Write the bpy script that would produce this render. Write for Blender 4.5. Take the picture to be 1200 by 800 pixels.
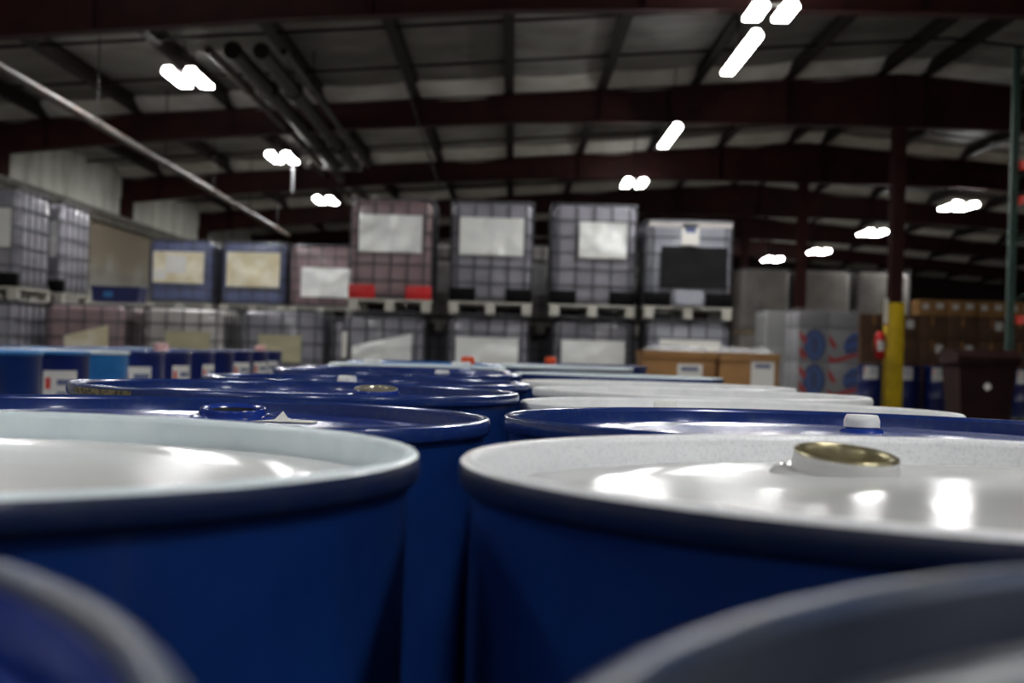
import bpy, math, random
from mathutils import Matrix, Vector
random.seed(7)
for o in list(bpy.data.objects): bpy.data.objects.remove(o)
S = bpy.context.scene
COL = S.collection

# ------------------------------------------------------------------ camera, world, exposure
F, PITCH, ROLL, CZ = 1720.0, math.radians(.35), math.radians(1.67), .9377
cd = bpy.data.cameras.new('camera'); cam = bpy.data.objects.new('camera', cd); COL.objects.link(cam)
cd.sensor_fit = 'HORIZONTAL'; cd.sensor_width = 36; cd.lens = F / 1200 * 36
cd.clip_start = .01; cd.clip_end = 200
cam.matrix_world = Matrix.Translation((0, 0, CZ)) @ Matrix.Rotation(math.pi/2 + PITCH, 4, 'X') @ Matrix.Rotation(ROLL, 4, 'Z')
cd.dof.use_dof = True; cd.dof.focus_distance = 1.42; cd.dof.aperture_fstop = 9.0
S.camera = cam
w = bpy.data.worlds.new('world'); S.world = w; w.use_nodes = True
w.node_tree.nodes['Background'].inputs[0].default_value = (.8, .9, 1, 1)
w.node_tree.nodes['Background'].inputs[1].default_value = .004
S.view_settings.view_transform = 'Standard'; S.view_settings.look = 'None'
S.view_settings.gamma = 1; S.view_settings.use_curve_mapping = False
S.view_settings.exposure = 0.34
LAMP = 90.0            # emission of the fluorescent tubes

def ray(x, y):                                # measuring helper: a direction of the photograph, with Y = 1
    u, v = x - 600, y - 400
    c, s = math.cos(ROLL), math.sin(ROLL)
    u, v = u*c + v*s, -u*s + v*c
    cp, sp = math.cos(PITCH), math.sin(PITCH)
    yf, zu = F, -v
    Y, Z = yf*cp - zu*sp, yf*sp + zu*cp
    return u/Y, Z/Y
def at(x, y, Y):
    a, b = ray(x, y); return Vector((a*Y, Y, CZ + b*Y))
def at_height(x, y, z):
    a, b = ray(x, y); Y = (z - CZ)/b; return Vector((a*Y, Y, z))

# ------------------------------------------------------------------ materials
def lin(c):
    f = lambda v: v/12.92 if v <= .04045 else ((v+.055)/1.055)**2.4
    return tuple(f(v/255) for v in c) + (1,)
MATS = {}
def mat(name, c, rough=.5, metal=0, coat=0, c2=None, scale=8, lo=.4, hi=.7, bump=0, bscale=20, stretch=None, detail=5, spec=.5, subs=0):
    if name in MATS: return MATS[name]
    m = bpy.data.materials.new(name); m.use_nodes = True; MATS[name] = m
    nt = m.node_tree; b = nt.nodes['Principled BSDF']
    b.inputs['Base Color'].default_value = lin(c); b.inputs['Roughness'].default_value = rough
    b.inputs['Metallic'].default_value = metal; b.inputs['Coat Weight'].default_value = coat
    b.inputs['Coat Roughness'].default_value = .08; b.inputs['Specular IOR Level'].default_value = spec
    if c2 or bump:
        tc = nt.nodes.new('ShaderNodeTexCoord'); mp = nt.nodes.new('ShaderNodeMapping')
        nt.links.new(tc.outputs['Object'], mp.inputs[0])
        if stretch: mp.inputs['Scale'].default_value = stretch
        oi = nt.nodes.new('ShaderNodeObjectInfo'); ad = nt.nodes.new('ShaderNodeVectorMath'); ad.operation = 'ADD'
        ml = nt.nodes.new('ShaderNodeMath'); ml.operation = 'MULTIPLY'; ml.inputs[1].default_value = 37.0
        nt.links.new(oi.outputs['Random'], ml.inputs[0]); nt.links.new(mp.outputs[0], ad.inputs[0]); nt.links.new(ml.outputs[0], ad.inputs[1])
    if c2:
        n = nt.nodes.new('ShaderNodeTexNoise'); n.inputs['Scale'].default_value = scale; n.inputs['Detail'].default_value = detail
        r = nt.nodes.new('ShaderNodeValToRGB'); r.color_ramp.elements[0].position = lo; r.color_ramp.elements[1].position = hi
        r.color_ramp.elements[0].color = lin(c); r.color_ramp.elements[1].color = lin(c2)
        nt.links.new(ad.outputs[0], n.inputs['Vector']); nt.links.new(n.outputs['Fac'], r.inputs[0]); nt.links.new(r.outputs[0], b.inputs['Base Color'])
    if bump:
        n2 = nt.nodes.new('ShaderNodeTexNoise'); n2.inputs['Scale'].default_value = bscale; n2.inputs['Detail'].default_value = 3
        bp = nt.nodes.new('ShaderNodeBump'); bp.inputs['Strength'].default_value = bump; bp.inputs['Distance'].default_value = .01
        nt.links.new(ad.outputs[0], n2.inputs['Vector']); nt.links.new(n2.outputs['Fac'], bp.inputs['Height']); nt.links.new(bp.outputs[0], b.inputs['Normal'])
    return m
def film(name, c, opacity, rough=.15):
    m = bpy.data.materials.new(name); m.use_nodes = True; MATS[name] = m
    nt = m.node_tree; b = nt.nodes['Principled BSDF']; out = nt.nodes['Material Output']
    b.inputs['Base Color'].default_value = lin(c); b.inputs['Roughness'].default_value = rough
    tc = nt.nodes.new('ShaderNodeTexCoord'); n2 = nt.nodes.new('ShaderNodeTexNoise'); n2.inputs['Scale'].default_value = 5
    bp = nt.nodes.new('ShaderNodeBump'); bp.inputs['Strength'].default_value = .6; bp.inputs['Distance'].default_value = .03
    nt.links.new(tc.outputs['Object'], n2.inputs['Vector']); nt.links.new(n2.outputs['Fac'], bp.inputs['Height']); nt.links.new(bp.outputs[0], b.inputs['Normal'])
    t = nt.nodes.new('ShaderNodeBsdfTransparent'); mx = nt.nodes.new('ShaderNodeMixShader'); mx.inputs[0].default_value = opacity
    nt.links.new(t.outputs[0], mx.inputs[1]); nt.links.new(b.outputs[0], mx.inputs[2]); nt.links.new(mx.outputs[0], out.inputs[0])
    return m
def emit(name, c, s):
    m = bpy.data.materials.new(name); m.use_nodes = True; MATS[name] = m
    b = m.node_tree.nodes['Principled BSDF']; b.inputs['Base Color'].default_value = lin(c)
    b.inputs['Emission Color'].default_value = lin(c); b.inputs['Emission Strength'].default_value = s
    return m

blue = mat('blue_paint', (15, 45, 105), .3, 0, .4, (12, 38, 94), 14, .35, .75, .05, 60)
blue_lid = mat('blue_lid_paint', (28, 56, 142), .22, 0, .2, (22, 46, 124), 8, .35, .75, .12, 9)
deep_blue = mat('deep_blue_paint', (16, 34, 100), .3, 0, .4, (11, 25, 78), 10, .35, .75, .05, 50)
light_blue = mat('light_blue_paint', (48, 126, 190), .3, 0, .4, (36, 104, 170), 8, .4, .7)
pale_blue = mat('pale_blue_paint', (226, 238, 242), .45, 0, .1, (216, 230, 236), 40, .4, .7)
white_lid = mat('white_lid_enamel', (212, 212, 211), .17, 0, .08, (198, 198, 197), 5, .35, .7, .2, 6, spec=.25)
white_rim = mat('white_speckled_enamel', (240, 241, 243), .45, 0, .1, (206, 210, 214), 520, .48, .8)
lightened_lid = mat('lightened_white_enamel', (242, 242, 240), .17, 0, .08, (232, 232, 230), 5, .35, .7, .2, 6, spec=.25)  # paler copy of the white lid; light missing at near left put into colour
white_plain = mat('plain_white_enamel', (244, 245, 246), .4, 0, .1, (232, 234, 236), 30, .4, .7)
navy_rim = mat('scuffed_navy_rim', (12, 28, 66), .42, 0, .2, (40, 48, 66), 45, .55, .8)
worn_rim = mat('worn_grey_rim', (72, 78, 90), .4, .35, 0, (50, 62, 92), 22, .4, .65)
blue_rim = mat('glossy_blue_rim', (30, 54, 120), .25, .15, .5, (52, 72, 118), 90, .5, .8)
grey_lid = mat('dull_grey_blue_lid', (48, 54, 70), .35, .3, .2, (84, 86, 92), 7, .4, .7, .15, 6)
gold = mat('gold_lacquer', (150, 142, 112), .36, .8)
silver = mat('zinc_plug', (196, 190, 170), .3, .8)
white_plastic = mat('white_plastic', (236, 236, 232), .4)
orange_plastic = mat('orange_plastic', (236, 84, 30), .4)
pink_plastic = mat('pink_plastic', (226, 178, 172), .45)
black_hole = mat('dark_opening', (6, 10, 20), .6)
scuff_mat = mat('tan_scuff', (140, 128, 92), .6, 0, 0, (60, 58, 50), 120, .4, .6)
paper = mat('white_paper', (226, 224, 218), .7)
ink = mat('grey_print', (96, 104, 140), .7)
red_ink = mat('red_print', (204, 70, 60), .7)
maroon = mat('maroon_steel', (60, 20, 16), .6, 0, 0, (42, 14, 12), 3, .35, .7, spec=.3)
dark_steel = mat('dark_brown_steel', (28, 17, 15), .6, 0, 0, (20, 12, 11), 3, spec=.25)
yellow = mat('yellow_paint', (226, 190, 20), .5, 0, 0, (196, 160, 14), 6, .4, .75)
deck_mat = mat('white_roof_insulation', (164, 162, 156), .6, 0, 0, (122, 119, 113), 1.6, .35, .72, .3, 5)
deck_dirty = mat('grey_roof_insulation', (124, 121, 115), .6, 0, 0, (92, 88, 82), 1.3, .35, .72, .3, 5)
deck_lit = mat('lit_end_insulation', (236, 234, 226), .55, 0, 0, (206, 202, 190), 2, .4, .7, .3, 5)  # whitened strip before each beam: lamplight on the insulation put into the colour
corr = mat('pale_corrugated_metal', (222, 222, 212), .5, .1, 0, (176, 174, 162), 2.2, .4, .7, 0, 5, (1, 1, .3))
conc = mat('stained_plaster', (178, 176, 168), .85, 0, 0, (150, 146, 134), .9, .42, .66, .1, 12)
def stain(m, z0, z1, c):                       # brown water stain with a ragged lower edge on the upper wall
    nt = m.node_tree; b = nt.nodes['Principled BSDF']; src = b.inputs['Base Color'].links[0].from_socket
    tc = nt.nodes.new('ShaderNodeTexCoord'); sp = nt.nodes.new('ShaderNodeSeparateXYZ'); nt.links.new(tc.outputs['Object'], sp.inputs[0])
    n = nt.nodes.new('ShaderNodeTexNoise'); n.inputs['Scale'].default_value = .8; nt.links.new(tc.outputs['Object'], n.inputs['Vector'])
    ma = nt.nodes.new('ShaderNodeMath'); ma.operation = 'MULTIPLY_ADD'; ma.inputs[1].default_value = 1.2; nt.links.new(n.outputs['Fac'], ma.inputs[0]); nt.links.new(sp.outputs['Z'], ma.inputs[2])
    mr = nt.nodes.new('ShaderNodeMapRange'); mr.inputs['From Min'].default_value = z0; mr.inputs['From Max'].default_value = z1; nt.links.new(ma.outputs[0], mr.inputs['Value'])
    mx = nt.nodes.new('ShaderNodeMix'); mx.data_type = 'RGBA'; nt.links.new(mr.outputs[0], mx.inputs['Factor'])
    nt.links.new(src, mx.inputs[6]); mx.inputs[7].default_value = lin(c); nt.links.new(mx.outputs[2], b.inputs['Base Color'])
stain(conc, 2.5, 3.2, (130, 118, 100))
ledge_mat = mat('grey_ledge', (118, 116, 106), .7, 0, 0, (82, 80, 72), 4)
floor_mat = mat('concrete_floor', (112, 108, 102), .55, 0, 0, (86, 84, 80), 1.2)
wall_dark = mat('dark_red_cladding', (46, 26, 24), .8)
pipe_mat = mat('galvanised_pipe', (78, 74, 70), .45, .5, 0, (84, 50, 38), 3, .5, .62)
duct_mat = mat('dark_duct', (44, 41, 38), .4, .4, 0, (30, 28, 26), 4)
galv = mat('galvanised_steel', (176, 176, 178), .42, .6)
cage_mat = mat('cage_tube_steel', (84, 84, 90), .5, .4)
pallet_steel = mat('pale_pallet_steel', (188, 186, 176), .5, .3)
black_plastic = mat('black_plastic', (10, 10, 11), .6, spec=.1)
red_plastic = mat('red_plastic', (200, 18, 24), .45)
plate = mat('crumpled_label_plate', (236, 238, 236), .28, .3, 0, (244, 244, 240), 5, .4, .65, 1.0, 6)
cream_plate = mat('cream_label_plate', (226, 214, 180), .35, .3, 0, (246, 240, 220), 5, .4, .65, 1.0, 6)
cream_card = mat('cream_card', (186, 180, 148), .6)
black_plate = mat('black_label_plate', (24, 24, 26), .6, spec=.15)
btl = {
 'grey': mat('grey_bottle', (146, 144, 153), .35, 0, .2, (122, 120, 130), 3, .35, .7),
 'pink': mat('pink_brown_bottle', (158, 134, 137), .35, 0, .2, (136, 112, 115), 3, .35, .7),
 'blue': mat('blue_grey_bottle', (106, 114, 150), .35, 0, .2, (80, 88, 124), 3, .35, .7),
 'pale': mat('pale_grey_bottle', (196, 192, 188), .4, 0, .2, (164, 158, 156), 3, .35, .7),
 'smooth': mat('smooth_grey_bottle', (164, 166, 176), .35, 0, .2, (142, 144, 156), 2, .35, .7)}
kraft = mat('kraft_cardboard', (158, 116, 70), .8, 0, 0, (138, 98, 58), 4)
brown_card = mat('brown_cardboard', (104, 76, 56), .85, 0, 0, (84, 60, 46), 3)
tan_card = mat('pale_tan_cardboard', (170, 126, 76), .8, 0, 0, (150, 110, 66), 4)
wood = mat('pallet_wood', (140, 112, 80), .8, 0, 0, (110, 86, 60), 6)
bin_mat = mat('dark_brown_bin_plastic', (42, 24, 23), .6, 0, 0, (32, 18, 17), 5, spec=.12)
rubber = mat('black_rubber', (18, 18, 18), .8)
rack_green = mat('green_rack_paint', (46, 70, 62), .5, 0, 0, (36, 56, 50), 9)
rack_red = mat('orange_red_rack_paint', (150, 34, 20), .5)
wrapped = mat('wrapped_grey_goods', (104, 98, 92), .5, 0, 0, (76, 70, 65), 2.5, .35, .7, .5, 6)
wrap_film = film('clear_stretch_film', (226, 228, 228), .06)
wrap_cloudy = film('cloudy_stretch_film', (200, 202, 204), .4, .2)
print_white = mat('printed_white_carton', (128, 126, 130), .5)
print_blue = mat('printed_blue', (26, 70, 134), .5)
print_navy = mat('printed_navy', (26, 44, 96), .5)
print_red = mat('printed_red', (156, 22, 28), .5)
tote_blue = mat('blue_tote_plastic', (14, 28, 92), .5)
lamp_metal = mat('white_lamp_metal', (200, 200, 196), .4)
tube_emit = emit('fluorescent_tube', (253, 253, 252), LAMP)
cable_mat = mat('black_cable', (40, 38, 36), .6)

# ------------------------------------------------------------------ mesh helpers
class MB:
    def __init__(s): s.v = []; s.f = []
    def box(s, x0, x1, y0, y1, z0, z1):
        n = len(s.v); s.v += [(x, y, z) for z in (z0, z1) for y in (y0, y1) for x in (x0, x1)]
        s.f += [tuple(n+i for i in q) for q in ((0,2,3,1),(4,5,7,6),(0,1,5,4),(2,6,7,3),(0,4,6,2),(1,3,7,5))]; return s
    def cbox(s, cx, cy, cz, sx, sy, sz): return s.box(cx-sx/2, cx+sx/2, cy-sy/2, cy+sy/2, cz-sz/2, cz+sz/2)
    def lathe(s, prof, seg=48, cx=0, cy=0, a0=0, a1=None):
        full = a1 is None; k = seg if full else seg+1; n0 = len(s.v)
        for r, z in prof:
            for i in range(k):
                a = 2*math.pi*i/seg if full else a0 + (a1-a0)*i/seg
                s.v.append((cx + r*math.cos(a), cy + r*math.sin(a), z))
        for j in range(len(prof)-1):
            for i in range(seg):
                a = n0 + j*k + i; b = n0 + j*k + (i+1) % k
                s.f.append((a, b, b+k, a+k))
        return s
    def disc(s, r, z, seg=48, cx=0, cy=0):
        n = len(s.v); s.v += [(cx+r*math.cos(2*math.pi*i/seg), cy+r*math.sin(2*math.pi*i/seg), z) for i in range(seg)]
        s.f.append(tuple(range(n, n+seg))); return s
    def tube(s, pts, r, seg=8, closed=False):
        P = [Vector(p) for p in pts]; n = len(P); n0 = len(s.v)
        for i, p in enumerate(P):
            if closed: t = (P[(i+1) % n] - P[i-1])
            else: t = P[min(i+1, n-1)] - P[max(i-1, 0)]
            t.normalize(); up = Vector((0, 0, 1)) if abs(t.z) < .95 else Vector((0, 1, 0))
            a = t.cross(up).normalized(); b = a.cross(t)
            for k in range(seg):
                q = 2*math.pi*k/seg; s.v.append(tuple(p + (a*math.cos(q) + b*math.sin(q))*r))
        for i in range(n if closed else n-1):
            for k in range(seg):
                A = n0+i*seg+k; B = n0+i*seg+(k+1) % seg; C = n0+((i+1) % n)*seg
                s.f.append((A, B, C+(k+1) % seg, C+k))
        if not closed:
            s.f.append(tuple(n0+k for k in range(seg))[::-1]); s.f.append(tuple(n0+(n-1)*seg+k for k in range(seg)))
        return s
    def prism(s, poly, y0, y1, axis='y'):       # polygon in XZ (or YZ when axis is x, XY when z), extruded
        n = len(s.v); k = len(poly)
        for y in (y0, y1):
            for a, b in poly: s.v.append({'y': (a, y, b), 'x': (y, a, b), 'z': (a, b, y)}[axis])
        s.f.append(tuple(range(n, n+k))); s.f.append(tuple(range(n+2*k-1, n+k-1, -1)))
        for i in range(k): j = (i+1) % k; s.f.append((n+i, n+k+i, n+k+j, n+j))
        return s
    def mesh(s, name, m, smooth=None):
        me = bpy.data.meshes.new(name); me.from_pydata(s.v, [], s.f); me.materials.append(m)
        import bmesh
        bm = bmesh.new(); bm.from_mesh(me); bmesh.ops.recalc_face_normals(bm, faces=bm.faces); bm.to_mesh(me); bm.free()
        if smooth:
            me.shade_smooth(); me.set_sharp_from_angle(angle=math.radians(smooth))
        me.update(); return me
def rounded_rect(x0, x1, y0, y1, r, n=4):
    out = []
    for cx, cy, a in ((x1-r, y1-r, 0), (x0+r, y1-r, 90), (x0+r, y0+r, 180), (x1-r, y0+r, 270)):
        for i in range(n+1):
            q = math.radians(a + 90*i/n); out.append((cx + r*math.cos(q), cy + r*math.sin(q)))
    return out
CACHE = {}
def cached(key, fn):
    if key not in CACHE: CACHE[key] = fn()
    return CACHE[key]
def link(name, me, parent=None, loc=(0, 0, 0), rz=0):
    o = bpy.data.objects.new(name, me); COL.objects.link(o); o.parent = parent; o.location = loc; o.rotation_euler = (0, 0, rz); return o
def tag(o, label=None, cat=None, group=None, kind=None):
    if label: o['label'] = label
    if cat: o['category'] = cat
    if group: o['group'] = group
    if kind: o['kind'] = kind
    return o
def thing(name, loc, label, cat, group=None, rz=0):
    o = bpy.data.objects.new(name, None); COL.objects.link(o); o.location = loc; o.rotation_euler = (0, 0, rz); o.empty_display_size = .1
    return tag(o, label, cat, group)
def boxmesh(x0, x1, y0, y1, z0, z1, m): return MB().box(x0, x1, y0, y1, z0, z1).mesh('box', m)
def bevbox(sx, sy, sz, b, m, key=None):         # box on z = 0, centred in x and y, with bevelled edges
    def fn():
        import bmesh
        me = MB().box(-sx/2, sx/2, -sy/2, sy/2, 0, sz).mesh('bevbox', m)
        bm = bmesh.new(); bm.from_mesh(me)
        bmesh.ops.bevel(bm, geom=list(bm.edges), offset=b, segments=2, affect='EDGES', profile=.5)
        bm.to_mesh(me); bm.free(); me.shade_smooth(); me.set_sharp_from_angle(angle=math.radians(50)); return me
    return cached(('bev', round(sx, 3), round(sy, 3), round(sz, 3), b, m.name), fn)

# ------------------------------------------------------------------ the building
ORD = ['first', 'second', 'third', 'fourth', 'fifth', 'sixth', 'seventh', 'eighth', 'ninth', 'tenth', 'eleventh', 'twelfth', 'thirteenth', 'fourteenth', 'fifteenth', 'sixteenth', 'seventeenth', 'eighteenth', 'nineteenth', 'twentieth', 'twenty-first', 'twenty-second']
XL, XR, RIDGE, YA, YB = -8.3, 20.3, 6.0, -14.9, 61.1
FRAMES = [-7.3 + 7.6*k for k in range(0, 10)]       # rafter lines along the hall
def roof_z(x): return 5.45 - .081*abs(x - RIDGE)
tag(link('floor', boxmesh(XL-.4, XR+.3, YA-.3, YB+.3, -.2, 0, floor_mat)), kind='structure')
tag(link('wall_back', boxmesh(XL-.3, XR+.3, YB, YB+.2, 0, 5.8, wall_dark)), kind='structure')
tag(link('wall_front', boxmesh(XL-.3, XR+.3, YA-.2, YA, 0, 5.8, wall_dark)), kind='structure')
tag(link('wall_right', boxmesh(XR, XR+.2, YA, YB, 0, 5.0, wall_dark)), kind='structure')
wl = tag(link('wall_left', boxmesh(XL-.2, XL+.36, YA, YB, 0, 3.3, conc)), kind='structure')
link('ledge', boxmesh(XL, XL+.42, YA, YB, 3.3, 3.4, ledge_mat), wl)
link('ledge_rail', MB().tube([(XL+.43, YA, 3.2), (XL+.43, YB, 3.2)], .05).mesh('rail', ledge_mat, 40), wl)
def corr_sheet(L, z0, z1):
    m = MB(); y = 0; pts = []
    while y < L - .01:
        pts += [(y, 0), (y+.1, 0), (y+.13, .045), (y+.22, .045)]; y += .25
    pts.append((L, 0)); n = len(pts)
    m.v = [(x, yy, z) for z in (z0, z1) for yy, x in pts] + [(x-.012, yy, z) for z in (z0, z1) for yy, x in pts]
    for b in (0, 2*n):
        for i in range(n-1): m.f.append((b+i, b+i+1, b+n+i+1, b+n+i))
    return m.mesh('corr', corr)
cs = corr_sheet(7.55, 3.42, 4.62)
for k in range(10):
    y0 = FRAMES[k] - 7.6
    if y0 + 7.6 > YB: continue
    link('corrugated_panel', cs, wl, (XL+.0, y0, 0))

# roof: sagging insulation panels between purlins, per bay
ceil = tag(bpy.data.objects.new('ceiling', None), kind='structure'); COL.objects.link(ceil)
PURL = []
x = RIDGE - .35
while x > XL: PURL.append(x); x -= 1.45
x = RIDGE + .35
while x < XR: PURL.append(x); x += 1.45
PURL.sort()
edges = [XL-.1] + PURL + [XR+.1]
def roof_panel(xa, xb, v0, v1, ny, L, m):
    b = MB(); nx = 4
    for lay in (0, 1):
        for j in range(ny+1):
            for i in range(nx+1):
                u, v = i/nx, v0 + (v1-v0)*j/ny; xx = xa + (xb-xa)*u
                sag = .05*4*u*(1-u)*(.55 + .45*math.sin(v*math.pi*6+xa)**2) + (.2*(v-.93)/.07 if v > .93 else 0)
                b.v.append((xx, v*L, roof_z(xx) + .21 - sag + .13*lay))
    k = (nx+1)*(ny+1)
    for lay in (0, 1):
        for j in range(ny):
            for i in range(nx):
                a = lay*k + j*(nx+1) + i; b.f.append((a, a+1, a+nx+2, a+nx+1))
    return b.mesh('roof_panel', m, 60)
for i in range(len(edges)-1):
    ms = [roof_panel(edges[i], edges[i+1], 0, .93, 14, 7.6, m) for m in (deck_mat, deck_dirty)]
    me_end = roof_panel(edges[i], edges[i+1], .93, 1, 3, 7.6, deck_lit)
    for k in range(10):
        link('roof_panel', ms[1 if random.random() < .35 else 0], ceil, (0, FRAMES[k]-7.6, 0))
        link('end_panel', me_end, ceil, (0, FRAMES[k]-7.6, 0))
link('roof_sheet', MB().prism([(XL-.3, roof_z(XL-.3)+.36), (RIDGE, roof_z(RIDGE)+.36), (XR+.3, roof_z(XR+.3)+.36), (XR+.3, roof_z(XR+.3)+.42), (RIDGE, roof_z(RIDGE)+.42), (XL-.3, roof_z(XL-.3)+.42)], YA-.3, YB+.3).mesh('roof', dark_steel), ceil)
for i, x in enumerate(PURL):
    z = roof_z(x)
    o = thing('roof_purlin', (x, 0, z), 'dark steel purlin running the length of the hall, %s one from the corrugated wall' % ORD[i], 'purlin', 'purlins under the roof')
    link('web', boxmesh(-.006, .006, YA, YB, 0, .2, dark_steel), o)
    link('bottom_flange', boxmesh(-.07, .07, YA, YB, -.004, .006, dark_steel), o)
    link('top_flange', boxmesh(-.006, .05, YA, YB, .19, .2, dark_steel), o)
# rafter beams
LOW = [(-8.25, 3.78), (-6.5, 3.98), (-2.7, 4.34), (0, 4.52), (2.7, 4.6), (6.0, 4.62), (9.3, 4.6), (12, 4.52), (14.7, 4.34), (18.5, 3.98), (20.25, 3.78)]
def low_z(x):
    for (a, b), (c, d) in zip(LOW, LOW[1:]):
        if a <= x <= c: return b + (d-b)*(x-a)/(c-a)
web_poly = LOW + [(20.25, roof_z(20.25)-.02), (RIDGE, roof_z(RIDGE)-.02), (-8.25, roof_z(-8.25)-.02)]
web_me = MB().prism(web_poly, -.006, .006).mesh('web', maroon)
lowf = MB().prism(LOW + [(a, b+.018) for a, b in LOW[::-1]], -.11, .11).mesh('flange', maroon)
TOPL = [(-8.25, roof_z(-8.25)-.02), (RIDGE, roof_z(RIDGE)-.02), (20.25, roof_z(20.25)-.02)]
topf = MB().prism(TOPL + [(a, b+.018) for a, b in TOPL[::-1]], -.11, .11).mesh('flange', maroon)
for k, y in enumerate(FRAMES):
    if y < 6 or y > YB - 1: continue
    o = thing('rafter_beam', (0, y, 0), 'maroon tapered steel rafter beam across the hall, %s of the row counted from the drums' % ORD[k-2], 'beam', 'rafter beams across the hall')
    link('web', web_me, o); link('bottom_flange', lowf, o); link('top_flange', topf, o)
    for i, x in enumerate(PURL):
        if i % 2: continue
        z0, z1 = low_z(x) + .02, roof_z(x) - .02
        link('stiffener', cached(('stf', i), lambda: boxmesh(-.006, .006, -.1, .1, z0, z1, maroon)), o, (x, 0, 0))
# columns
def column(x, y, h, name, label, group, guard=False, hw=.1, base=0):
    h -= base
    o = thing(name, (x, y, base), label, 'column', group)
    link('web', boxmesh(-.008, .008, -hw, hw, .02, h, maroon), o)
    for s in (-1, 1): link('flange', boxmesh(-hw, hw, s*hw-.01, s*hw+.01, .02, h, maroon), o)
    link('base_plate', boxmesh(-.2, .2, -.2, .2, 0, .02, dark_steel), o)
    link('cap_plate', boxmesh(-.16, .16, -.16, .16, h-.02, h, maroon), o)
    if guard:
        tag(link('guard_sleeve', bevbox(.27, .27, 1.84, .02, yellow), o, (0, 0, .02)), 'yellow painted lower sleeve')
    return o
column(6.0, 23.1, low_z(6), 'steel_column', 'maroon roof column with yellow painted lower part', None, True)
column(6.0, 30.7, low_z(6), 'steel_column', 'plain maroon roof column in front of tall wrapped pallets', None)
column(6.0, 38.3, low_z(6), 'steel_column', 'thin dark roof column just behind the tote with the black plate', None)
for y in FRAMES[2:-1]:
    column(-8.14, y, 3.86, 'wall_column', 'dark maroon wall column at the foot of a rafter beam', 'columns along the left wall', hw=.11, base=3.4)
# bridging rods under the purlins
rod_me = [MB().tube([(a, 0, roof_z(a)+.03), (b, 0, roof_z(b)+.03)], .022, 6).mesh('rod', dark_steel, 40) for a, b in ((XL+.05, RIDGE), (RIDGE, XR-.05))]
for k in range(2, 9):
    for t in (.33, .66):
        o = thing('bridging_rod', (0, FRAMES[k] + 7.6*t, 0), 'thin dark bridging rod beneath the purlins, %s one beyond the %s beam' % ('first' if t < .5 else 'second', ORD[k-2]), 'rod', 'bridging rods under the roof')
        link('rod', rod_me[0], o); link('rod', rod_me[1], o)

# ------------------------------------------------------------------ lamps (each carries its own light)
def lamp(p, label, group, wid=.47, L=1.05, tubes=2, rz=0):
    x, y, z = p
    o = thing('ceiling_lamp', (x, y, z), label, 'lamp', group, rz)
    gap = .1 if tubes == 2 else 0
    tw = (wid-gap)/tubes
    for i in range(tubes):
        cx = -wid/2 + tw*(i+.5) + gap*i
        h = tw/2
        link('reflector', MB().prism([(cx-h, -.01), (cx-h+.04, .06), (cx+h-.04, .06), (cx+h, -.01), (cx+h-.008, -.01), (cx+h-.046, .05), (cx-h+.046, .05), (cx-h+.008, -.01)], -L/2, L/2).mesh('reflector', lamp_metal), o)
        link('tube', MB().box(cx-h*.78, cx+h*.78, -L/2+.03, L/2-.03, -.03, .02).mesh('tube', tube_emit), o)
    link('crossbar', boxmesh(-wid/2+.03, wid/2-.03, -.03, .03, .06, .085, lamp_metal), o)
    top = roof_z(x) + .1 - z
    for s in (-1, 1): link('hanger', MB().tube([(0, s*.02, .08), (0, s*L*.3, top)], .008, 6).mesh('hanger', dark_steel), o)
    return o
LZ = 4.3
def lat(x, y, label, group=None, **k): return lamp(at_height(x, y, k.pop('z', LZ)), label, group, **k)
lat(221, 92, 'bright twin-tube ceiling lamp beside the dark pipe bundle, nearest the drums')
lat(331, 185, 'bright twin-tube ceiling lamp above a white hanging conduit')
lat(382, 235, 'bright twin-tube ceiling lamp just above the pinkish tote with red corners')
lat(903, 14, 'bright twin-tube ceiling lamp hung under the beam nearest the drums', wid=.47, L=.62)
lat(868, 64, 'long narrow strip lamp, next after the twin-tube lamp under the nearest beam', wid=.16, L=2.1, tubes=1)
lat(785, 160, 'long narrow strip lamp between the second and third beams', wid=.16, L=2.1, tubes=1)
lat(743, 215, 'small bright twin-tube ceiling lamp above the gap beside the black-plated tote', L=1.0)
G = 'lamps above the right-hand aisle'
for q, n_ in zip(((1123, 242), (1022, 273), (959, 295), (905, 304)), ('first', 'second', 'third', 'farthest')):
    lat(*q, 'bright ceiling lamp over the aisle of wrapped pallets, %s along from the green rack' % n_, G, wid=.6, L=1.1)
G = 'lamps over the front of the hall'
for x, y in ((2.5, 7.0), (2.5, -.4), (2.5, -7.8), (-4.1, 11.2), (-4.1, 3.6), (-4.1, -4), (-4.1, -11.5), (9.5, 1.0), (9.5, -6.4)):  # unseen rows; rearmost left one and right-hand pair added to brighten camera-facing sides
    lamp((x, y, LZ), 'unseen twin-tube ceiling lamp lighting the drums at the front of the hall', G)

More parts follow.
